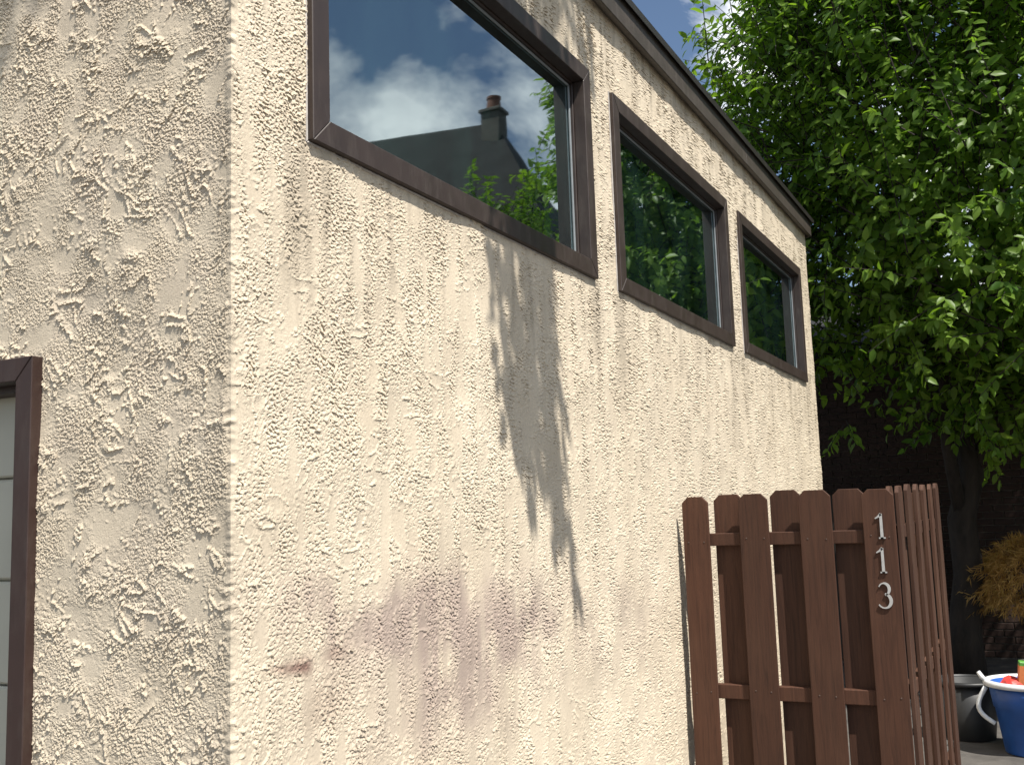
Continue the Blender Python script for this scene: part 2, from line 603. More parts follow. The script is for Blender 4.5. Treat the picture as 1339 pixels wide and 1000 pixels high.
def wear_right(U, V, rough, h):
    st = sample(streak_f, 0.01, U, V)
    bl = sample(blot_f, 0.01, U, V)
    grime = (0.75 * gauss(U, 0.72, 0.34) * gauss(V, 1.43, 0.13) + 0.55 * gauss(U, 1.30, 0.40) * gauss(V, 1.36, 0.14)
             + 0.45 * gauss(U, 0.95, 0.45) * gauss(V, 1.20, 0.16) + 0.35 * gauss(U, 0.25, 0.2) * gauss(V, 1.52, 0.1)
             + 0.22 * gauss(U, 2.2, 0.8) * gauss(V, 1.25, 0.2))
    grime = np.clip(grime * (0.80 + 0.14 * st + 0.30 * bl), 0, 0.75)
    rust = 0.8 * gauss(V, 1.372 - 0.05 * (U - 0.22), 0.009 + 0.02 * np.clip(U - 0.12, 0, 1) / 0.2) * sstep(0.06, 0.25, U) * (1 - sstep(0.25, 0.30, U))
    rust += 0.38 * gauss(V, 1.385, 0.022) * gauss(U, 0.37, 0.05)
    rust += 0.20 * gauss(U, 0.31, 0.10) * gauss(V, 1.26, 0.10) * np.clip(0.6 + 0.5 * bl, 0, 1)
    rust += 0.10 * gauss(U, 0.30, 0.05) * sstep(2.25, 2.64, V) * (V < 2.66)
    water = np.zeros_like(U)
    for (a, b) in WIN:
        for e in (a + 0.01, b - 0.02):
            water += 0.85 * gauss(U, e, 0.06) * sstep(1.95, 2.60, V) * (V < 2.70)
    water += 0.35 * np.clip(st - 0.2, 0, 1.2) * sstep(3.3, 3.95, V)
    water += 0.22 * np.clip(st - 0.3, 0, 1.5) * sstep(1.9, 2.6, V) * (V < 2.7)
    water += 0.10 * np.clip(bl, 0, 1)
    water *= np.clip(0.7 + 0.4 * st, 0.1, 1.3)
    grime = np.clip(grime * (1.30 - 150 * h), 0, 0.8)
    rust = rust * np.clip(1.25 - 130 * h, 0.3, 1.3)
    return np.stack([grime, np.clip(rust, 0, 0.9), np.clip(water, 0, 0.6)], -1)


def world_right(U, V):
    return np.stack([np.zeros_like(U), U, V], -1)


def world_left(U, V):
    return np.stack([-U, np.zeros_like(U), V], -1)


holes = [(a + 0.022, b - 0.022, WZ0 + 0.022, WZ1 - 0.022) for a, b in WIN]
me = relief_wall('long_wall', us, vs, RH, RS, RR, D_R, holes, world_right, (1, 0, 0), wear_right)
w_long = place(obj('wall', me, M_STUCCO), house)
w_long['label'] = 'sunlit long stucco wall with clerestory windows'

# front wall: plane y = 0, u = -x, v = z
D_L = 0.0025
LH, LS, LR = stucco_height(3.2, WALL_TOP, D_L, 200, False)
us = np.concatenate([axis_steps(0.0, 0.92, lambda x: 0.0025)[:-1], axis_steps(0.92, 3.2, lambda x: 0.03)])
vs = np.concatenate([axis_steps(0.0, 1.0, lambda z: 0.012)[:-1], axis_steps(1.0, 3.15, lambda z: 0.0025)[:-1],
                     axis_steps(3.15, WALL_TOP, lambda z: 0.008)])


def wear_left(U, V, rough, h):
    bl = sample(blot_f, 0.01, U + 2.5, V)
    z = np.zeros_like(U)
    return np.stack([0.10 * np.clip(bl, 0, 1), z, 0.12 * np.clip(-bl, 0, 1) + 0.25 * gauss(U, 0.02, 0.03)], -1)


me = relief_wall('front_wall', us, vs, LH, LS, LR, D_L, [(-DOOR_X + 0.02, 9, -1, DOOR_Z - 0.02)], world_left, (0, -1, 0), wear_left)
w_front = place(obj('wall', me, M_STUCCO), house)
w_front['label'] = 'front stucco wall beside the garage door'

# rest of the shell (never faces the camera): far end wall, back wall, inner lining of the rooms
place(obj('wall', box_mesh(-7.0, -0.002, WALL_END - 0.15, WALL_END - 0.003, 0, WALL_TOP - 0.004), M_STUCCO), house)
place(obj('wall', box_mesh(-7.0, -6.85, 0.02, WALL_END - 0.152, 0, WALL_TOP - 0.006), M_STUCCO), house)
place(obj('wall', box_mesh(-7.0, -3.2, 0.001, 0.12, 0, WALL_TOP - 0.005), M_STUCCO), house)
M_WALLCORE = simple_mat('wall_core', (0.25, 0.22, 0.18), 0.9, 0.1)


def lining(x0, x1, y0, y1, z0, z1):
    place(obj('lining', box_mesh(x0, x1, y0, y1, z0, z1), M_ROOM), house)


# wall core behind the stucco skin of the long wall (makes the reveals solid)
for i in range(4):
    ya = 0.13 if i == 0 else WIN[i - 1][1] - 0.03
    yb = WALL_END - 0.16 if i == 3 else WIN[i][0] + 0.03
    lining(-0.16, -0.012, ya, yb, WZ0 + 0.03, WZ1 - 0.03)
lining(-0.162, -0.012, 0.13, WALL_END - 0.16, 0.0, WZ0 + 0.028)
lining(-0.162, -0.012, 0.13, WALL_END - 0.16, WZ1 - 0.028, WALL_TOP - 0.01)
lining(-6.84, -0.165, 0.13, WALL_END - 0.16, 2.25, 2.30)                       # room floor
lining(-3.0, -2.95, 0.13, WALL_END - 0.16, 2.302, WALL_TOP - 0.02)             # back partition
lining(DOOR_X + 0.03, -0.165, 0.012, 0.12, 0.0, WALL_TOP - 0.008)              # core behind the front skin
lining(-3.2, DOOR_X + 0.028, 0.012, 0.12, DOOR_Z - 0.028, WALL_TOP - 0.009)

# roof
place(obj('roof', box_mesh(-7.06, 0.02, -0.03, WALL_END + 0.03, WALL_TOP + 0.001, WALL_TOP + 0.075), M_GRAVEL), house)
FZ0, FZ1 = 3.893, 4.028
for y0, y1 in ((-0.05, 1.62), (1.623, 4.74), (4.743, WALL_END + 0.02)):
    place(obj('fascia', box_mesh(0.024, 0.050, y0, y1, FZ0 + random.uniform(-0.001, 0.001), FZ1, 0.003), M_FASCIA), house)
place(obj('fascia', box_mesh(0.008, 0.0235, -0.04, WALL_END + 0.01, FZ0 + 0.012, FZ1 - 0.01), M_FASCIA), house)
place(obj('fascia', box_mesh(-7.0, 0.0235, WALL_END + 0.021, WALL_END + 0.045, FZ0, FZ1, 0.003), M_FASCIA), house)
place(obj('fascia', box_mesh(-7.0, 0.0235, -0.049, -0.025, FZ0, FZ1, 0.003), M_FASCIA), house)
prof = [(-0.12, 0, FZ1 + 0.004), (0.062, 0, FZ1 + 0.002), (0.066, 0, FZ1 - 0.024), (0.070, 0, FZ1 - 0.024), (0.071, 0, FZ1 + 0.012), (-0.12, 0, FZ1 + 0.016)]
place(obj('drip_edge', prism([(x, -0.06, z) for x, _, z in prof], (0, WALL_END + 0.13, 0)), M_DRIP), house)
prof2 = [(0, WALL_END + 0.061, FZ1 - 0.02), (0, WALL_END + 0.065, FZ1 - 0.02), (0, WALL_END + 0.066, FZ1 + 0.008), (0, WALL_END - 0.1, FZ1 + 0.022), (0, WALL_END - 0.1, FZ1 + 0.017)]
place(obj('drip_edge', prism([(-7.0, y, z) for _, y, z in prof2], (6.85, 0, 0)), M_DRIP), house)


def mitre_frame(parent, y0, y1, z0, z1, w, x_back, x_front, mat, names, lip=0.0):
    """four mitred members round a rectangle in the y-z plane"""
    o = [(y0, z0), (y1, z0), (y1, z1), (y0, z1)]
    i = [(y0 + w, z0 + w), (y1 - w, z0 + w), (y1 - w, z1 - w), (y0 + w, z1 - w)]
    for k in range(4):
        j = (k + 1) % 4
        g = 0.0006
        dy, dz = o[j][0] - o[k][0], o[j][1] - o[k][1]
        L = math.hypot(dy, dz)
        ty, tz = dy / L * g, dz / L * g
        poly = [(o[k][0] + ty, o[k][1] + tz), (o[j][0] - ty, o[j][1] - tz), (i[j][0] - ty, i[j][1] - tz), (i[k][0] + ty, i[k][1] + tz)]
        me_ = prism([(x_back, p[0], p[1]) for p in poly], (x_front - x_back, 0, 0), bevel=0.0022)
        ob = obj(names[k], me_, mat)
        ob.parent = parent
    return


wl = ['large clerestory window nearest the wall corner, reflecting clouds and a chimney',
      'middle clerestory window reflecting dark foliage', 'smallest looking clerestory window at the far wall end']
for n, (a, b) in enumerate(WIN):
    win = place(obj('window', box_mesh(-0.056, -0.050, a + 0.086, b - 0.086, WZ0 + 0.086, WZ1 - 0.086), M_GLASS), house)
    win['label'] = wl[n]
    def sub(name, me_, mat):
        ob = obj(name, me_, mat)
        ob.parent = win
        return ob
    mitre_frame(win, a, b, WZ0, WZ1, 0.070, -0.030, 0.020, M_FRAME, ['sill_frame', 'jamb_frame', 'head_frame', 'jamb_frame'])
    mitre_frame(win, a - 0.0065, b + 0.0065, WZ0 - 0.0065, WZ1 + 0.0065, 0.006, -0.012, 0.0042, M_SEALANT, ['sealant'] * 4)
    # rebate lining and sash behind the outer frame
    mitre_frame(win, a + 0.058, b - 0.058, WZ0 + 0.058, WZ1 - 0.058, 0.020, -0.085, -0.0305, M_FRAME, ['rebate', 'rebate', 'rebate', 'rebate'])
    mitre_frame(win, a + 0.0785, b - 0.0785, WZ0 + 0.0785, WZ1 - 0.0785, 0.010, -0.049, -0.041, M_SEAL, ['glazing_bead'] * 4)

# garage opening
gcase = place(obj('garage_casing', prism([(DOOR_X, -0.028, 0.0), (DOOR_X, -0.028, DOOR_Z), (DOOR_X - 0.058, -0.028, DOOR_Z - 0.058), (DOOR_X - 0.058, -0.028, 0.0)], (0, 0.14, 0), bevel=0.002), M_CASING), house)
hd = obj('header_casing', prism([(DOOR_X - 0.0012, -0.028, DOOR_Z), (-3.3, -0.028, DOOR_Z), (-3.3, -0.028, DOOR_Z - 0.058), (DOOR_X - 0.0592, -0.028, DOOR_Z - 0.058)], (0, 0.14, 0), bevel=0.002), M_CASING)
hd.parent = gcase
st = obj('door_stop', box_mesh(DOOR_X - 0.075, DOOR_X - 0.0585, 0.03, 0.09, 0, DOOR_Z - 0.06), M_CASING)
st.parent = gcase
st = obj('door_stop', box_mesh(-3.28, DOOR_X - 0.0755, 0.03, 0.09, DOOR_Z - 0.075, DOOR_Z - 0.0585), M_CASING)
st.parent = gcase
gd = place(obj('garage_door', box_mesh(-3.28, DOOR_X - 0.03, 0.118, 0.135, 0.0, DOOR_Z - 0.02), M_DOOR), house)
z = 0.01
while z < DOOR_Z - 0.06:
    z2 = min(z + 0.262, DOOR_Z - 0.03)
    p = obj('panel', box_mesh(-3.27, DOOR_X - 0.032, 0.092, 0.117, z, z2 - 0.006, 0.005), M_DOOR)
    p.parent = gd
    z = z2

# ------------------------------------------------------------------ fence with the house number
fence = empty('picket_fence', 'brown shadowbox picket fence enclosure with house number 113 beside the stucco wall', 'fence', loc=(0.5, 3.1, 0))


def picket_mesh(w, h, t=0.017, ear=0.028, lean=0.0):
    pts = [(-w / 2, 0, 0), (w / 2, 0, 0), (w / 2 + lean, 0, h - ear), (w / 2 - ear + lean, 0, h), (-w / 2 + ear + lean, 0, h), (-w / 2 + lean, 0, h - ear)]
    return prism(pts, (0, t, 0), 'picket', bevel=0.0018)


def picket(x, y, h, rz, mat, w=0.135, lean=0.0, z0=0.03):
    o = obj('picket', picket_mesh(w, h - z0, lean=lean), mat)
    o.location = (x, y, z0)
    o.rotation_euler = (0, 0, rz)
    o.parent = fence
    o.matrix_parent_inverse = Matrix.Translation(-Vector(fence.location))
    return o


YF = 3.045
nv_, nf_ = lathe([(0.0, 0.0016), (0.0028, 0.0014), (0.0040, 0.0)], 8)
NAIL = mesh_from([(v[0], -v[2], v[1]) for v in nv_], nf_)
NAIL.materials.append(M_NAIL)


def nails(pk, w, heights):
    for hz in heights:
        for sx in (-1, 1):
            n_ = obj('nail', NAIL)
            n_.parent = pk
            n_.location = (sx * w * 0.28 + random.uniform(-0.006, 0.006), -0.0003, hz - 0.03 + random.uniform(-0.012, 0.012))


front = [0.099, 0.375, 0.652, 0.922]
for k, x in enumerate(front):
    pk = picket(x, YF, (1.762, 1.766, 1.772, 1.766)[k], random.uniform(-0.008, 0.008), M_PICKET, (0.124, 0.133, 0.140, 0.134)[k], random.uniform(-0.003, 0.003))
    nails(pk, 0.13, (1.561, 0.874))
for k, x in enumerate((0.247, 0.510, 0.788)):
    picket(x, YF + 0.017 + 0.040, (1.768, 1.778, 1.772)[k], random.uniform(-0.008, 0.008), M_PICKET, 0.140, random.uniform(-0.004, 0.004))
for z0, z1 in ((1.532, 1.590), (0.842, 0.906), (0.22, 0.284)):
    r = place(obj('rail', box_mesh(0.045, 0.965, YF + 0.0185, YF + 0.056, z0, z1, 0.003), M_PICKET), fence)
place(obj('post', box_mesh(0.872, 0.960, YF + 0.0745, YF + 0.162, 0, 1.72, 0.004), M_PICKET), fence)
# side run along +y from the corner: outer boards face +x, inner boards behind the rails
XS = 1.004
yy = YF + 0.10
k = 0
while yy < 5.0:
    picket(XS, yy, 1.778 + 0.012 * k / 2 + random.uniform(-0.006, 0.008), math.pi / 2 + random.uniform(-0.03, 0.03), M_PICKET_SIDE, 0.138, random.uniform(-0.006, 0.006))
    if yy + 0.18 < 5.0:
        picket(XS - 0.058, yy + 0.18, 1.780 + 0.012 * k / 2, math.pi / 2, M_PICKET_SIDE, 0.138, random.uniform(-0.004, 0.004))
    yy += 0.36
    k += 1
for z0, z1 in ((1.545, 1.605), (0.852, 0.914), (0.22, 0.284)):
    place(obj('rail', box_mesh(XS - 0.055, XS - 0.0185, YF + 0.165, 5.02, z0, z1, 0.003), M_PICKET_SIDE), fence)
place(obj('post', box_mesh(XS - 0.165, XS - 0.075, 4.90, 4.99, 0, 1.76, 0.004), M_PICKET_SIDE), fence)


# numerals
def stroke(pts, widths, depth):
    """flat stroke with varying width as a solid: pts in (x,z)"""
    L, R_ = [], []
    n = len(pts)
    for i in range(n):
        a = Vector(pts[max(i - 1, 0)])
        b = Vector(pts[min(i + 1, n - 1)])
        d = (b - a).normalized()
        nn = Vector((-d.y, d.x))
        p = Vector(pts[i])
        L.append(p + nn * widths[i] / 2)
        R_.append(p - nn * widths[i] / 2)
    verts, faces = [], []
    for i in range(n):
        verts += [(L[i].x, 0, L[i].y), (R_[i].x, 0, R_[i].y), (R_[i].x, depth, R_[i].y), (L[i].x, depth, L[i].y)]
    for i in range(n - 1):
        for k in range(4):
            k2 = (k + 1) % 4
            faces.append([i * 4 + k, i * 4 + k2, (i + 1) * 4 + k2, (i + 1) * 4 + k])
    faces.append([0, 1, 2, 3])
    e = (n - 1) * 4
    faces.append([e + 3, e + 2, e + 1, e])
    return verts, faces


def merge(parts):
    verts, faces = [], []
    for v, f in parts:
        o = len(verts)
        verts += list(v)
        faces += [[i + o for i in q] for q in f]
    return verts, faces


def numeral(kind, h):
    if kind == '1':
        P = [stroke([(0.0, 0.0), (0.0, h)], [0.0120, 0.0105], 0.006),
             stroke([(-0.024, h - 0.020), (-0.010, h - 0.012), (0.001, h - 0.001)], [0.005, 0.008, 0.012], 0.0055),
             stroke([(-0.013, 0.003), (0.014, 0.003)], [0.006, 0.006], 0.0065)]
        return merge(P)
    pts, wd = [], []
    r = h * 0.25
    for a in np.linspace(155, -80, 16):
        pts.append((0.002 + r * 0.82 * math.cos(math.radians(a)), h - r + r * 0.96 * math.sin(math.radians(a))))
        wd.append(0.005 + 0.0075 * max(0, math.cos(math.radians(a - 15))) ** 1)
    pts2, wd2 = [], []
    r2 = h * 0.29
    for a in np.linspace(82, -150, 18):
        pts2.append((0.001 + r2 * 0.88 * math.cos(math.radians(a)), r2 + r2 * 0.97 * math.sin(math.radians(a))))
        wd2.append(0.005 + 0.0085 * max(0, math.cos(math.radians(a))) ** 1)
    return merge([stroke(pts, wd, 0.006), stroke(pts2, wd2, 0.0055)])


for ch, (u, v) in zip('113', ((1153.5, 704), (1155.5, 749), (1157, 795))):
    p = on_plane(u, v, 1, YF - 0.009)
    vv, ff = numeral(ch, 0.107)
    me = mesh_from(vv, ff)
    bm = bmesh.new(); bm.from_mesh(me); bmesh.ops.recalc_face_normals(bm, faces=bm.faces[:]); bm.to_mesh(me); bm.free()
    o = obj('numeral', me, M_NUMERAL)
    o.location = (p.x, YF - 0.0075, p.z)
    o.parent = fence
    o.matrix_parent_inverse = Matrix.Translation(-Vector(fence.location))


# ------------------------------------------------------------------ trees
LEAF_V = np.array([(0, 0, 0), (0.30, 0.23, 0.05), (0.30, -0.23, 0.05), (0.66, 0.19, 0.035), (0.66, -0.19, 0.035), (1.0, 0, -0.12),
                   (0.32, 0, -0.015), (0.68, 0, -0.035)], np.float32)
LEAF_F = [(0, 6, 1), (0, 2, 6), (6, 7, 3), (6, 3, 1), (6, 2, 4), (6, 4, 7), (7, 5, 3), (7, 4, 5)]


def leaf_frames(pos, d, nrm, size):
    d = d / np.linalg.norm(d, axis=1, keepdims=True)
    s = np.cross(nrm, d)
    s /= np.linalg.norm(s, axis=1, keepdims=True) + 1e-9
    n = np.cross(d, s)
    return np.stack([d, s, n], 1) * size[:, None, None]          # rows: local x,y,z axes


def leaves_mesh(pos, fr, tint, V=LEAF_V, Fc=LEAF_F):
    nl, nv = len(pos), len(V)
    P = pos[:, None, :] + np.einsum('vk,nkc->nvc', V, fr)
    tri = np.array(Fc, np.int32)
    Q = (tri[None] + (np.arange(nl) * nv)[:, None, None]).reshape(-1, 3)
    me = bpy.data.meshes.new('leaves')
    me.vertices.add(nl * nv)
    me.vertices.foreach_set('co', P.reshape(-1).astype(np.float32))
    me.loops.add(Q.size)
    me.loops.foreach_set('vertex_index', Q.reshape(-1).astype(np.int32))
    me.polygons.add(len(Q))
    me.polygons.foreach_set('loop_start', np.arange(0, Q.size, 3, dtype=np.int32))
    me.update(calc_edges=True)
    at = me.attributes.new('tint', 'FLOAT_COLOR', 'POINT')
    buf = np.repeat(tint, nv)[:, None] * np.ones((1, 4), np.float32)
    buf[:, 3] = 1
    at.data.foreach_set('color', buf.astype(np.float32).reshape(-1))
    return me


def shoot_leaves(rng, base, direc, length, nleaf, lsize, droop=0.5, outw=None):
    """one shoot: returns its polyline and leaves (pos, dir, normal, size)"""
    d = direc / np.linalg.norm(direc)
    sag = rng.uniform(-0.05, 0.25)
    tt = np.linspace(0, 1, 5)
    line = base[None] + d[None] * (length * tt)[:, None] + np.array([0, 0, -1.0])[None] * (sag * length * tt ** 2)[:, None]
    t = np.linspace(0.12, 1.0, nleaf) + rng.uniform(-0.02, 0.02, nleaf)
    p = base[None] + d[None] * (length * t)[:, None] + np.array([0, 0, -1.0])[None] * (sag * length * t ** 2)[:, None]
    side = np.cross(d, np.array([0, 0, 1.0]))
    if np.linalg.norm(side) < 0.1:
        side = np.array([1.0, 0, 0])
    side /= np.linalg.norm(side)
    up = np.cross(side, d)
    ang = np.arange(nleaf) * 2.4 + rng.uniform(0, 6.3) + rng.normal(0, 0.3, nleaf)
    rad = side[None] * np.cos(ang)[:, None] + up[None] * np.sin(ang)[:, None]
    ld = rad * 0.9 + d[None] * 0.45 + np.array([0, 0, -1.0])[None] * droop * rng.uniform(0.4, 1.5, (nleaf, 1)) + rng.normal(0, 0.22, (nleaf, 3))
    ow = np.array([0, -0.4, 0.0]) if outw is None else outw
    nr = np.array([0, 0, 0.65])[None] + ow[None] * 0.75 + rad * 0.25 + rng.normal(0, 0.30, (nleaf, 3))
    sz = lsize * rng.uniform(0.65, 1.2, nleaf) * (1 - 0.35 * np.clip(t - 0.75, 0, 1) * 4 * 0.5)
    return line, p, ld, nr, sz


def pixel_of(P):
    d = P - np.array(CAM)
    z_ = d @ np.array(FWD)
    return W / 2 + F * (d @ np.array(RIGHT)) / z_, H / 2 - F * (d @ np.array(UP)) / z_, z_


def limb_curve(a, b, rng, n=6, wob=0.12, arch=0.3):
    a, b = np.array(a, float), np.array(b, float)
    L = np.linalg.norm(b - a)
    pts = []
    for i in range(n):
        t = i / (n - 1)
        p = a * (1 - t) + b * t + np.array([0, 0, arch * L * t * (1 - t)])
        if 0 < i < n - 1:
            p = p + rng.normal(0, wob * L / n, 3)
        pts.append(p)
    return pts


LEAF4_V = np.array([(0, 0, 0), (0.45, 0.23, 0.04), (0.45, -0.23, 0.04), (1.0, 0, -0.1), (0.45, 0, -0.02)], np.float32)
LEAF4_F = [(0, 4, 1), (0, 2, 4), (4, 3, 1), (4, 2, 3)]


def make_tree(name, label, cat, base, trunk_top, center, radii, n_shoot, lsize, seed, reject=None, singles=0, group=None,
              shell=0.55, n_limb=9, trunk_r=0.16, nleaf=(16, 26), slen=(0.5, 1.0), extra=None, updraft=0.8):
    rng = np.random.default_rng(seed)
    root = empty(name, label, cat, group, loc=base)
    c, r = np.array(center, float), np.array(radii, float)
    tp = limb_curve(base, trunk_top, rng, 7, 0.10, 0.0)
    vv, ff = tube(tp, list(np.linspace(trunk_r, trunk_r * 0.6, len(tp))), 10)
    tr = place(obj('trunk', mesh_from(vv, ff, smooth=True), M_BARK), root)
    tips = []
    for i in range(n_limb):
        a = 2 * math.pi * (i + rng.uniform(-0.3, 0.3)) / n_limb
        e = rng.uniform(-0.15, 0.95)
        tip = c + r * 0.58 * np.array([math.cos(a) * math.cos(e), math.sin(a) * math.cos(e), math.sin(e)])
        st_ = tp[rng.integers(3, len(tp))]
        ln = limb_curve(st_, tip, rng, 7, 0.18, 0.15)
        if reject is not None and np.any(reject(np.array(ln))):
            continue
        vv, ff = tube(ln, list(np.linspace(trunk_r * 0.42, 0.012, len(ln))), 7)
        place(obj('limb', mesh_from(vv, ff, smooth=True), M_BARK), root)
        tips += ln[2:]
    tips = np.array(tips)
    # clusters then shoots
    nc = max(12, n_shoot // 9)
    dirs = rng.normal(0, 1, (nc, 3))
    dirs /= np.linalg.norm(dirs, axis=1, keepdims=True)
    cl = c + dirs * r * (shell + (1 - shell) * rng.uniform(0, 1, (nc, 1)) ** 0.6) * 0.93
    TW, Ps, Ds, Ns, Zs, Ts = [], [], [], [], [], []
    for i in range(n_shoot):
        k = rng.integers(nc)
        b = cl[k] + rng.normal(0, 0.28, 3) * (r / 3.0)
        out = (b - c) / r
        out /= np.linalg.norm(out) + 1e-6
        d = out * 0.75 + np.array([0, 0, updraft]) + rng.normal(0, 0.38, 3)
        L = rng.uniform(*slen)
        line, p, ld, nr, sz = shoot_leaves(rng, b - d / np.linalg.norm(d) * L * 0.4, d, L, int(rng.integers(*nleaf)), lsize, 0.6, out)
        if reject is not None:
            if np.any(reject(line)):
                continue
            kk = ~reject(p)
            p, ld, nr, sz = p[kk], ld[kk], nr[kk], sz[kk]
        TW.append(line)
        Ps.append(p); Ds.append(ld); Ns.append(nr); Zs.append(sz)
        Ts.append(np.clip(rng.normal(0.45, 0.16) + rng.normal(0, 0.14, len(p)), 0, 1))
    if extra is not None:
        for (line, p, ld, nr, sz) in extra(rng):
            TW.append(line); Ps.append(p); Ds.append(ld); Ns.append(nr); Zs.append(sz)
            Ts.append(np.clip(rng.normal(0.5, 0.2, len(p)), 0, 1))
    P, Dd, Nn, Z, T = map(np.concatenate, (Ps, Ds, Ns, Zs, Ts))
    fr = leaf_frames(P, Dd, Nn, Z)
    parts = []
    for ln in TW:
        parts.append(tube(ln, list(np.linspace(0.007, 0.002, len(ln))), 4, cap=False))
    vv, ff = merge(parts)
    tw = place(obj('twigs', mesh_from(vv, ff), M_BARK), root)
    tw['kind'] = 'stuff'
    keep = np.ones(len(P), bool)
    chosen = []
    if singles:
        px, py, dz = pixel_of(P)
        vis = (px > 0) & (px < W) & (py > 0) & (py < H) & (dz > 0)
        order = np.argsort(np.where(vis, dz / Z, 1e9))
        chosen = order[:singles]
        keep[chosen] = False
    crown = place(obj('crown', leaves_mesh(P[keep], fr[keep], T[keep], *((LEAF_V, LEAF_F) if singles else (LEAF4_V, LEAF4_F))), M_LEAF), root)
    crown['kind'] = 'stuff'
    if len(chosen):
        variants = []
        for tv in (0.25, 0.45, 0.65):
            v_ = leaves_mesh(np.zeros((1, 3)), np.eye(3)[None], np.array([tv]))
            v_.materials.append(M_LEAF)
            variants.append(v_)
        for i in chosen:
            lo = obj('leaf', variants[int(np.argmin(np.abs(np.array((0.25, 0.45, 0.65)) - T[i])))])
            lo.parent = crown
            M4 = Matrix([[fr[i][k][q] for k in range(3)] + [P[i][q]] for q in range(3)] + [[0, 0, 0, 1]])
            lo.matrix_local = M4
    return root


def rej_house(p):
    return ((p[:, 0] < 0.25) & (p[:, 1] < WALL_END + 0.25) & (p[:, 2] < 4.35)) | ((p[:, 1] > 10.4) & (p[:, 2] < 4.6)) | \
        (((p - np.array([1.57, -1.75, 1.7])) ** 2).sum(1) < 30) | ((p[:, 1] < 6.6) & (p[:, 0] < 1.9) & (p[:, 2] < 5.5))


def mirror_dir(p):
    """azimuth (from +y) and slope of points as the long wall's panes mirror them"""
    dx, dy = p[:, 0] + 1.57, p[:, 1] + 1.75
    return np.degrees(np.arctan2(dx, dy)), (p[:, 2] - 1.7) / np.hypot(dx, dy)


def rej_main(p):
    az, sl = mirror_dir(p)
    wob = 1.2 * np.sin(p[:, 2] * 4.1 + p[:, 1] * 2.3) + 0.9 * np.sin(p[:, 2] * 9.7 + 1.0)
    left = (p[:, 0] < -1.45 + 0.25 * np.sin(p[:, 2] * 3.0) + 0.12 * (9.0 - p[:, 1]) - 0.25 * np.clip(6.2 - p[:, 2], 0, 4)) & (p[:, 2] > 3.5)
    return rej_house(p) | left | (az > 23.9 + wob) | ((az > 22.6 + 0.6 * wob) & (sl > 0.24) & (sl < 0.31)) | (az > 27)


def low_sprays(rng):
    """the few low sprays that hang in front of the dark gap"""
    out = []
    for (u, v, y, L) in ((1110, 545, 8.2, 0.4), (1150, 400, 8.0, 0.5), (1085, 360, 7.6, 0.5), (1280, 470, 7.6, 0.55), (1320, 430, 7.3, 0.6),
                         (1230, 470, 7.9, 0.45), (1180, 440, 8.3, 0.5), (1330, 350, 7.2, 0.6), (1300, 390, 7.4, 0.5), (1120, 440, 8.3, 0.5)):
        b = np.array(on_plane(u, v, 1, y))
        for j in range(2):
            d = np.array([rng.uniform(-0.8, 0.3), -0.5, rng.uniform(-0.5, 0.3)])
            out.append(shoot_leaves(rng, b + rng.normal(0, 0.06, 3), d, L, 11, 0.115, 0.7))
    return out


make_tree('cherry_tree', 'big leafy green cherry tree rising behind the picket fence and roof end', 'tree', (0.80, 9.2, 0), (0.95, 9.0, 3.0),
          (1.45, 8.9, 5.4), (3.0, 2.5, 3.3), 4300, 0.128, 5, rej_main, singles=300, shell=0.5, slen=(0.5, 1.25), extra=low_sprays)


# neighbouring trees to the right of the view (they stand in the windows' reflections)
def rej_view(p):
    return (p[:, 0] < 1.9 + 0.05 * np.clip(p[:, 1], 0, 20)) | rej_house(p)


def rej_second(p):
    az, sl = mirror_dir(p)
    return rej_view(p) | (sl > 0.338 - 0.006 * np.abs(az - 27) + 0.025 * np.sin(az * 2.1) + 0.02 * np.sin(az * 7.0))


make_tree('broadleaf_tree', 'leafy tree by the dark neighbouring house, seen mirrored in the nearest window', 'tree', (4.6, 8.1, 0), (4.5, 8.0, 1.8),
          (4.1, 7.9, 3.9), (2.3, 1.6, 2.2), 2000, 0.115, 21, rej_second)

# tree beside the camera: one hanging branch throws the shadow on the long wall
SH = [[(1.31, 4.35), (1.28, 3.2), (1.32, 2.52), (1.34, 2.1), (1.37, 1.90)],
      [(1.36, 4.35), (1.35, 3.2), (1.38, 2.55), (1.42, 2.1), (1.47, 1.82)],
      [(1.46, 4.35), (1.44, 3.1), (1.46, 2.5), (1.50, 2.1), (1.53, 1.92)],
      [(1.52, 4.35), (1.52, 3.1), (1.53, 2.5), (1.56, 2.05), (1.60, 1.86)],
      [(1.60, 4.30), (1.58, 3.2), (1.59, 2.55), (1.62, 2.05), (1.68, 1.66)],
      [(1.74, 4.30), (1.68, 3.2), (1.65, 2.60), (1.67, 2.15), (1.70, 1.75)],
      [(1.84, 4.30), (1.74, 3.2), (1.68, 2.60), (1.74, 2.0), (1.80, 1.70), (1.86, 1.42)],
      [(2.02, 4.35), (1.95, 3.9), (1.90, 3.6)], [(2.15, 4.4), (2.18, 4.0), (2.20, 3.62)], [(1.74, 4.3), (1.76, 3.95), (1.80, 3.5)],
      [(2.08, 4.4), (2.06, 3.9), (2.10, 3.7)]]


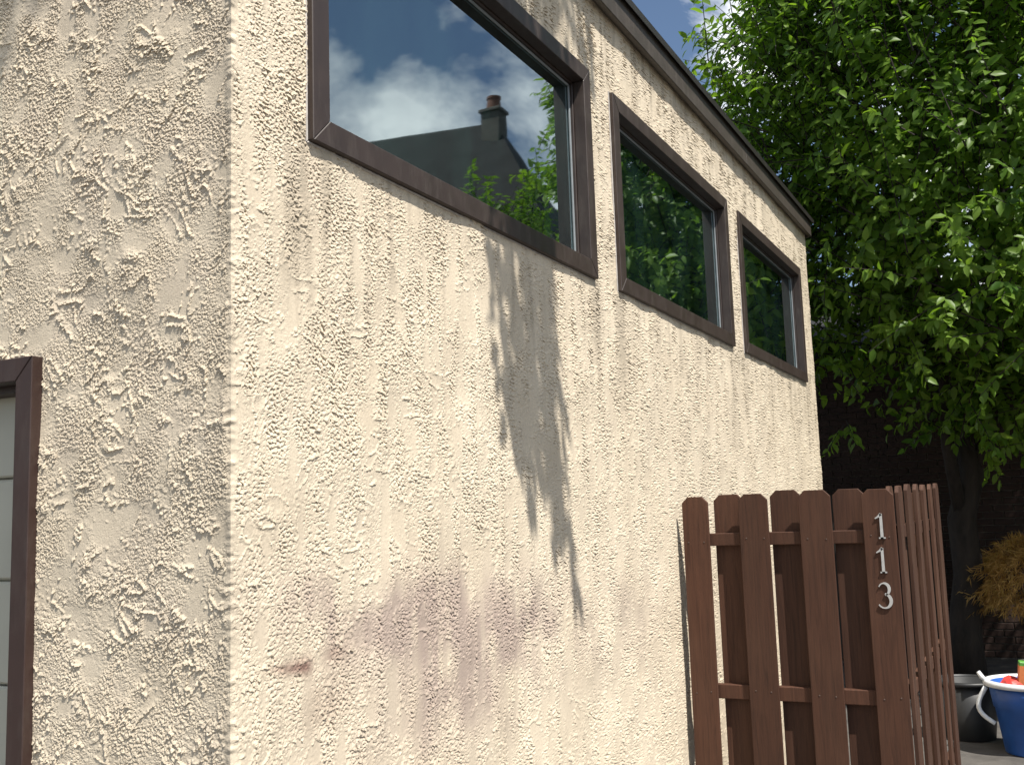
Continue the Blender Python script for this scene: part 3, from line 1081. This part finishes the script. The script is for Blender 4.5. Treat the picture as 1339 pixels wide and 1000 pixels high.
def hanging(rng):
    out = []
    s = np.array(SUN)
    for i, tw in enumerate(SH):
        t = 3.0 + 0.12 * i + rng.uniform(-0.1, 0.1)
        pts = np.array([np.array([0, y, z_]) + s * t for (y, z_) in tw])
        # refine
        fine = np.concatenate([np.linspace(pts[k], pts[k + 1], 6)[:-1] for k in range(len(pts) - 1)] + [pts[-1:]])
        seg = np.concatenate([[0], np.cumsum(np.linalg.norm(np.diff(fine, axis=0), axis=1))])
        n = int(seg[-1] / 0.0145)
        q = np.stack([np.interp(np.linspace(0, seg[-1], n), seg, fine[:, k]) for k in range(3)], 1)
        zsh = q[:, 2] - s[2] * t
        ang = rng.uniform(0, 6.3, n)
        rad = np.stack([np.cos(ang), np.sin(ang), np.zeros(n)], 1)
        spread = 0.5 + 0.5 * np.clip((zsh - 1.75) / 0.35, 0, 1)
        ld = rad * (0.55 * spread)[:, None] + np.array([0, 0, -1.0]) * 0.9 + rng.normal(0, 0.15, (n, 3))
        nr = rad * 0.8 + np.array([0, 0, 0.6]) + rng.normal(0, 0.3, (n, 3))
        q2 = q + rad * (0.035 * spread)[:, None]
        out.append((fine, q2, ld, nr, 0.125 * rng.uniform(0.7, 1.15, n)))
    for xs in (-0.86, -0.74, -0.60):                                   # sprays that only just shade the top of the front wall
        t = 4.0 + rng.uniform(-0.2, 0.2)
        fine = np.array([np.array([xs, 0, z_]) + s * t for z_ in np.linspace(4.2, 3.12 + 0.05 * (xs + 0.86) * 4, 8)])
        q = np.repeat(fine, 9, 0) + rng.normal(0, 0.05, (72, 3))
        out.append((fine, q, rng.normal(0, 0.5, (72, 3)) + np.array([0, 0, -0.7]), rng.normal(0, 0.5, (72, 3)) + np.array([0, 0, 0.5]), 0.11 * rng.uniform(0.7, 1.15, 72)))
    return out


def rej_over(p):
    sh = p[:, 2] - p[:, 0] * SUN.z / SUN.x                     # height at which this point's shadow meets the long wall
    return p[:, 0] > -2.6


t3 = make_tree('overhanging_tree', 'tree beside the drive whose hanging branch shades the stucco wall', 'tree', (-4.9, -3.2, 0), (-4.7, -3.0, 5.0),
               (-4.7, -3.0, 6.3), (1.9, 1.9, 1.6), 380, 0.11, 33, rej_over, extra=hanging, trunk_r=0.13)
rg = np.random.default_rng(3)
lim = limb_curve((-4.7, -3.0, 4.8), (0.2, -0.2, 7.15), rg, 8, 0.1, 0.25) + limb_curve((0.2, -0.2, 7.15), (1.45, 0.75, 7.0), rg, 4, 0.05, 0.02)[1:]
vv, ff = tube(lim, list(np.linspace(0.075, 0.014, len(lim))), 7)
place(obj('limb', mesh_from(vv, ff, smooth=True), M_BARK), t3)

# ------------------------------------------------------------------ brick house behind the tree
bh = empty('brick_house', 'dark brown brick house in deep shade behind the cherry tree', 'house', loc=(0.5, 11.1, 0))
YB = 11.0
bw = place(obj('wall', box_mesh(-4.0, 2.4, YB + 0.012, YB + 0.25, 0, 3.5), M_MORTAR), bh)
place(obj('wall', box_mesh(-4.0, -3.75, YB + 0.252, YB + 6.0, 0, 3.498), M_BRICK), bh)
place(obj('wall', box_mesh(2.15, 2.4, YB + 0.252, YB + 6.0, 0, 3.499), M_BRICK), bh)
place(obj('roof', prism([(-4.3, YB - 0.45, 3.4), (-4.3, YB - 0.45, 3.52), (-4.3, YB + 3.0, 4.7), (-4.3, YB + 6.3, 3.52), (-4.3, YB + 6.3, 3.4), (-4.3, YB + 3.0, 4.55)], (7.0, 0, 0)), M_SHINGLE), bh)
brick_me = box_mesh(-0.100, 0.100, 0, 0.02, -0.0325, 0.0325, 0.004, 'brick')
brick_me.materials.append(M_BRICK)
cands = []
for row in range(0, 46):
    zc = 0.04 + row * 0.075
    for col in range(-18, 12):
        xc = col * 0.21 + (0.105 if row % 2 else 0)
        u, v, dz = pixel_of(np.array([[xc, YB, zc]]))
        cands.append((u[0], v[0], xc, zc))
openings = []
vis = [c for c in cands if not any(a < c[2] < b and z0 < c[3] < z1 for a, b, z0, z1 in openings)]
near = sorted(vis, key=lambda c: (0 if (1235 < c[0] < 1350 and 480 < c[1] < 980) else 1, abs(c[0] - 1290) + abs(c[1] - 640) * 0.6))
for c in near[:300]:
    o = obj('brick', brick_me)
    o.parent = bw
    o.location = (c[2], YB - 0.008 + random.uniform(-0.002, 0.002), c[3])
parts = []
for c in near[300:]:
    x, z = c[2], c[3]
    if not (-3.98 < x < 2.3):
        continue
    hx, hz, y0 = 0.1, 0.0325, YB - 0.007
    V8 = [(x - hx, y0, z - hz), (x + hx, y0, z - hz), (x + hx, y0, z + hz), (x - hx, y0, z + hz), (x - hx, y0 + .02, z - hz), (x + hx, y0 + .02, z - hz), (x + hx, y0 + .02, z + hz), (x - hx, y0 + .02, z + hz)]
    parts.append((V8, [(0, 1, 2, 3), (0, 4, 5, 1), (3, 2, 6, 7), (1, 5, 6, 2), (0, 3, 7, 4)]))
vv, ff = merge(parts)
bk = obj('brickwork', mesh_from(vv, ff), M_BRICK)
bk.parent = bw
bk['kind'] = 'stuff'
# grey board fence in the shade between the houses
bf = empty('board_fence', 'weathered grey board fence in the shade behind the picket fence', 'fence', loc=(-0.8, 10.4, 0))
x = -1.9
while x < 0.40:
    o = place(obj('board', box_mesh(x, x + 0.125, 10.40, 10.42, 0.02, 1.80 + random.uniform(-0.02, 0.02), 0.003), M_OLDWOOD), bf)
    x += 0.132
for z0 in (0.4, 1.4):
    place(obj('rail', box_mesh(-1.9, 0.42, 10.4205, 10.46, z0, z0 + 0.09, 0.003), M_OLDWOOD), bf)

# ------------------------------------------------------------------ dark neighbouring house (in the reflections)
nh = empty('neighbour_house', 'dark hip roofed house with a chimney, seen mirrored in the nearest window', 'house', loc=(9, 14.5, 0))


def mirrored(az, r, slope):
    """world point seen at this azimuth, ground distance and slope in the panes of the long wall"""
    return Vector((-1.57 + r * math.sin(math.radians(az)), -1.75 + r * math.cos(math.radians(az)), 1.7 + slope * r))


RA = mirrored(26.8, 17.5, 0.390)                 # ridge end
E1 = mirrored(22.7, 14.0, 0.235)                 # near eave corner
ee = Vector((0.985, -0.17, 0)).normalized()      # along the ridge
pp = Vector((0.17, 0.985, 0)).normalized()
RB = RA + ee * 9.0
dist = (RA - E1).dot(pp)
E2 = E1 + ee * 13.5
E3 = E2 + pp * 2 * dist
E4 = E1 + pp * 2 * dist
ez = E1.z


def V0(v, z_):
    return Vector((v.x, v.y, z_))


up_ = Vector((0, 0, 0.0))
vr = [V0(E1, ez), V0(E2, ez), V0(E3, ez), V0(E4, ez), V0(RA, RA.z), V0(RB, RA.z)]
lo_ = [v - Vector((0, 0, 0.16)) for v in vr[:4]]
me = mesh_from(vr + lo_, [(0, 1, 5, 4), (1, 2, 5), (2, 3, 4, 5), (3, 0, 4), (0, 6, 7, 1), (1, 7, 8, 2), (2, 8, 9, 3), (3, 9, 6, 0), (6, 9, 8, 7)])
place(obj('roof', me, M_SHINGLE), nh)
q1 = E1 + (ee + pp) * 0.35
wv = [V0(q1, 0), V0(q1 + ee * 12.8, 0), V0(q1 + ee * 12.8 + pp * (2 * dist - 0.7), 0), V0(q1 + pp * (2 * dist - 0.7), 0)]
me = prism(wv, (0, 0, ez - 0.165))
place(obj('wall', me, M_DARKWALL), nh)
cb = RA - ee * 0.05 - pp * 0.25
ch = place(obj('chimney', box_mesh(cb.x - 0.15, cb.x + 0.15, cb.y - 0.15, cb.y + 0.15, RA.z - 1.0, RA.z + 0.06), M_STACK), nh)
c_ = obj('chimney_cap', box_mesh(cb.x - 0.19, cb.x + 0.19, cb.y - 0.19, cb.y + 0.19, RA.z + 0.061, RA.z + 0.12, 0.01), M_STACK)
c_.parent = ch
vv, ff = lathe([(0.0, 0.0), (0.115, 0.0), (0.10, 0.19), (0.115, 0.20), (0.115, 0.24), (0.09, 0.24), (0.08, 0.05)], 20, (cb.x, cb.y, RA.z + 0.1205))
c_ = obj('chimney_pot', mesh_from(vv, ff, smooth=False), M_TERRA)
c_.parent = ch
for a_ in (1.2, 4.0, 7.0):
    for z0 in (0.9, 3.2):
        b0 = q1 + ee * a_ - pp * 0.03
        b1 = b0 + ee * 1.1
        wn = place(obj('window', prism([V0(b0, z0), V0(b1, z0), V0(b1, z0 + 1.3), V0(b0, z0 + 1.3)], pp * 0.028), M_DARKGLASS), nh)
        fr_ = obj('window_frame', prism([V0(b0 - ee * 0.07, z0 - 0.07), V0(b1 + ee * 0.07, z0 - 0.07), V0(b1 + ee * 0.07, z0 - 0.002), V0(b0 - ee * 0.07, z0 - 0.002)], pp * 0.026), M_DARKWALL)
        fr_.parent = wn

# ------------------------------------------------------------------ weeping maple shrub
mp = empty('maple_shrub', 'weeping maple shrub with feathery orange brown leaves before the brick wall', 'shrub', loc=(1.55, 9.3, 0))
rg = np.random.default_rng(77)
for k in range(4):
    a = rg.uniform(0, 6.28)
    ln = limb_curve((1.55, 9.4, 0), (1.55 + 0.4 * math.cos(a), 9.4 + 0.3 * math.sin(a), 1.1), rg, 5, 0.15, 0.1)
    vv, ff = tube(ln, list(np.linspace(0.028, 0.008, 5)), 6)
    place(obj('stem', mesh_from(vv, ff, smooth=True), M_BARK), mp)
SLIV_V = np.array([(0, 0, 0), (0.4, 0.05, 0.01), (0.4, -0.05, 0.01), (1.0, 0, -0.06)], np.float32)
SLIV_F = [(0, 2, 1), (1, 2, 3)]
Ps, Ds, Ns, Zs, Ts = [], [], [], [], []
for k in range(1500):
    th, ph = rg.uniform(0, 6.28), rg.uniform(-0.4, 1.4)
    o_ = np.array([math.cos(th) * math.cos(ph), math.sin(th) * math.cos(ph), math.sin(ph)])
    b = np.array([1.62, 9.35, 0.88]) + o_ * np.array([0.74, 0.62, 0.52]) * rg.uniform(0.7, 1.02)
    nl = 11
    tt = rg.uniform(0, 0.16, nl)
    Ps.append(b[None] + (o_ * np.array([1, 1, 0.2]))[None] * tt[:, None] + np.array([0, 0, -1.0])[None] * (tt ** 2 * 2)[:, None])
    Ds.append(o_[None] * 0.7 + np.array([0, 0, -0.8])[None] + rg.normal(0, 0.5, (nl, 3)))
    Ns.append(o_[None] + rg.normal(0, 0.5, (nl, 3)))
    Zs.append(0.085 * rg.uniform(0.6, 1.3, nl))
    Ts.append(np.clip(rg.normal(0.45, 0.2) + rg.normal(0, 0.15, nl), 0, 1))
P, Dd, Nn, Z, T = map(np.concatenate, (Ps, Ds, Ns, Zs, Ts))
o = place(obj('crown', leaves_mesh(P, leaf_frames(P, Dd, Nn, Z), T, SLIV_V, SLIV_F), M_MAPLE), mp)
o['kind'] = 'stuff'

# ------------------------------------------------------------------ tubs behind the fence
bx, by = 1.372, 6.34
bucket = empty('bucket', 'blue plastic tub with white rim, filled with odds and ends', 'bucket', loc=(bx, by, 0))


def lathe_part(name, prof, mat, parent, center, sides=44, smooth=True):
    vv, ff = lathe(prof, sides, center)
    return place(obj(name, mesh_from(vv, ff, smooth=smooth), mat), parent)


lathe_part('body', [(0.0, 0.004), (0.185, 0.004), (0.190, 0.012), (0.232, 0.30), (0.240, 0.305), (0.264, 0.462), (0.256, 0.462), (0.224, 0.30), (0.178, 0.02), (0.0, 0.02)], M_BLUE, bucket, (bx, by, 0))
lathe_part('rim', [(0.2585, 0.463), (0.268, 0.448), (0.290, 0.446), (0.296, 0.462), (0.290, 0.480), (0.262, 0.484), (0.2585, 0.463)], M_WHITEPL, bucket, (bx, by, 0))
for sg in (-1, 1):
    hp = []
    for k in range(11):
        a = math.pi * k / 10
        hp.append((bx + sg * (0.272 - 0.040 * k / 10 + 0.075 * math.sin(a)), by - 0.10, 0.44 - 0.24 * k / 10 - 0.02 * math.sin(a)))
    vv, ff = tube(hp, [0.016] * 11, 8)
    place(obj('handle', mesh_from(vv, ff, smooth=True), M_WHITEPL), bucket)
vv, ff = tube([(bx - 0.27, by - 0.06, 0.475), (bx - 0.295, by - 0.06, 0.50), (bx - 0.315, by - 0.06, 0.535)], [0.012, 0.018, 0.014], 8)
place(obj('handle_tip', mesh_from(vv, ff, smooth=True), M_WHITEPL), bucket)

# contents
bm = bmesh.new()
bmesh.ops.create_icosphere(bm, subdivisions=3, radius=1)
for v in bm.verts:
    n_ = math.sin(v.co.x * 5 + v.co.z * 3) * 0.08 + math.sin(v.co.y * 7 - v.co.x * 4) * 0.06
    v.co = Vector((v.co.x * 0.11, v.co.y * 0.10, v.co.z * 0.10)) * (1 + n_)
me = bpy.data.meshes.new('bag')
bm.to_mesh(me)
bm.free()
o = obj('red_bag', me, M_RED)
o.location = (bx - 0.10, by - 0.09, 0.41)
tag(o, 'crumpled red packet lying in the blue tub', 'packet')


def box_print_mat():
    m_, t, b, co = new_mat('printed_card')
    sp = t.nodes.new('ShaderNodeSeparateXYZ')
    t.links.new(co, sp.inputs[0])
    zz = sp.outputs[2]
    xx = sp.outputs[0]
    base = mix_rgb(t, math_node(t, 'GREATER_THAN', zz, 0.105), (0.70, 0.22, 0.07), (0.10, 0.30, 0.05))
    panel = math_node(t, 'MULTIPLY', math_node(t, 'GREATER_THAN', xx, -0.035), math_node(t, 'LESS_THAN', zz, 0.055))
    base = mix_rgb(t, panel, base, (0.75, 0.74, 0.70))
    nz = ramp(t, noise(t, co, 40, 3), [(0.3, 0.85), (0.7, 1.05)])
    t.links.new(mix_rgb(t, 1.0, base, nz, 'MULTIPLY'), b.inputs['Base Color'])
    b.inputs['Roughness'].default_value = 0.5
    return m_


o = obj('carton', box_mesh(-0.085, 0.085, -0.03, 0.03, -0.13, 0.13, 0.003), box_print_mat())
o.location = (bx + 0.015, by - 0.10, 0.485)
o.rotation_euler = (0.12, 0.10, 0.18)
tag(o, 'orange and green printed carton standing in the blue tub', 'carton')

px_, py_ = 0.945, 6.72
pot = empty('plant_pot', 'black plastic tub standing beside the blue one in shade', 'tub', loc=(px_, py_, 0))
lathe_part('body', [(0.0, 0.004), (0.165, 0.004), (0.17, 0.01), (0.212, 0.40), (0.203, 0.40), (0.16, 0.03), (0.0, 0.03)], M_POT, pot, (px_, py_, 0))
lathe_part('rim', [(0.2135, 0.385), (0.228, 0.385), (0.230, 0.415), (0.206, 0.416), (0.2135, 0.385)], M_POT, pot, (px_, py_, 0))
lathe_part('soil', [(0.0, 0.34), (0.1, 0.345), (0.194, 0.335)], simple_mat('soil', (0.05, 0.035, 0.025), 0.95, 0.5, 20, 0.6), pot, (px_, py_, 0))
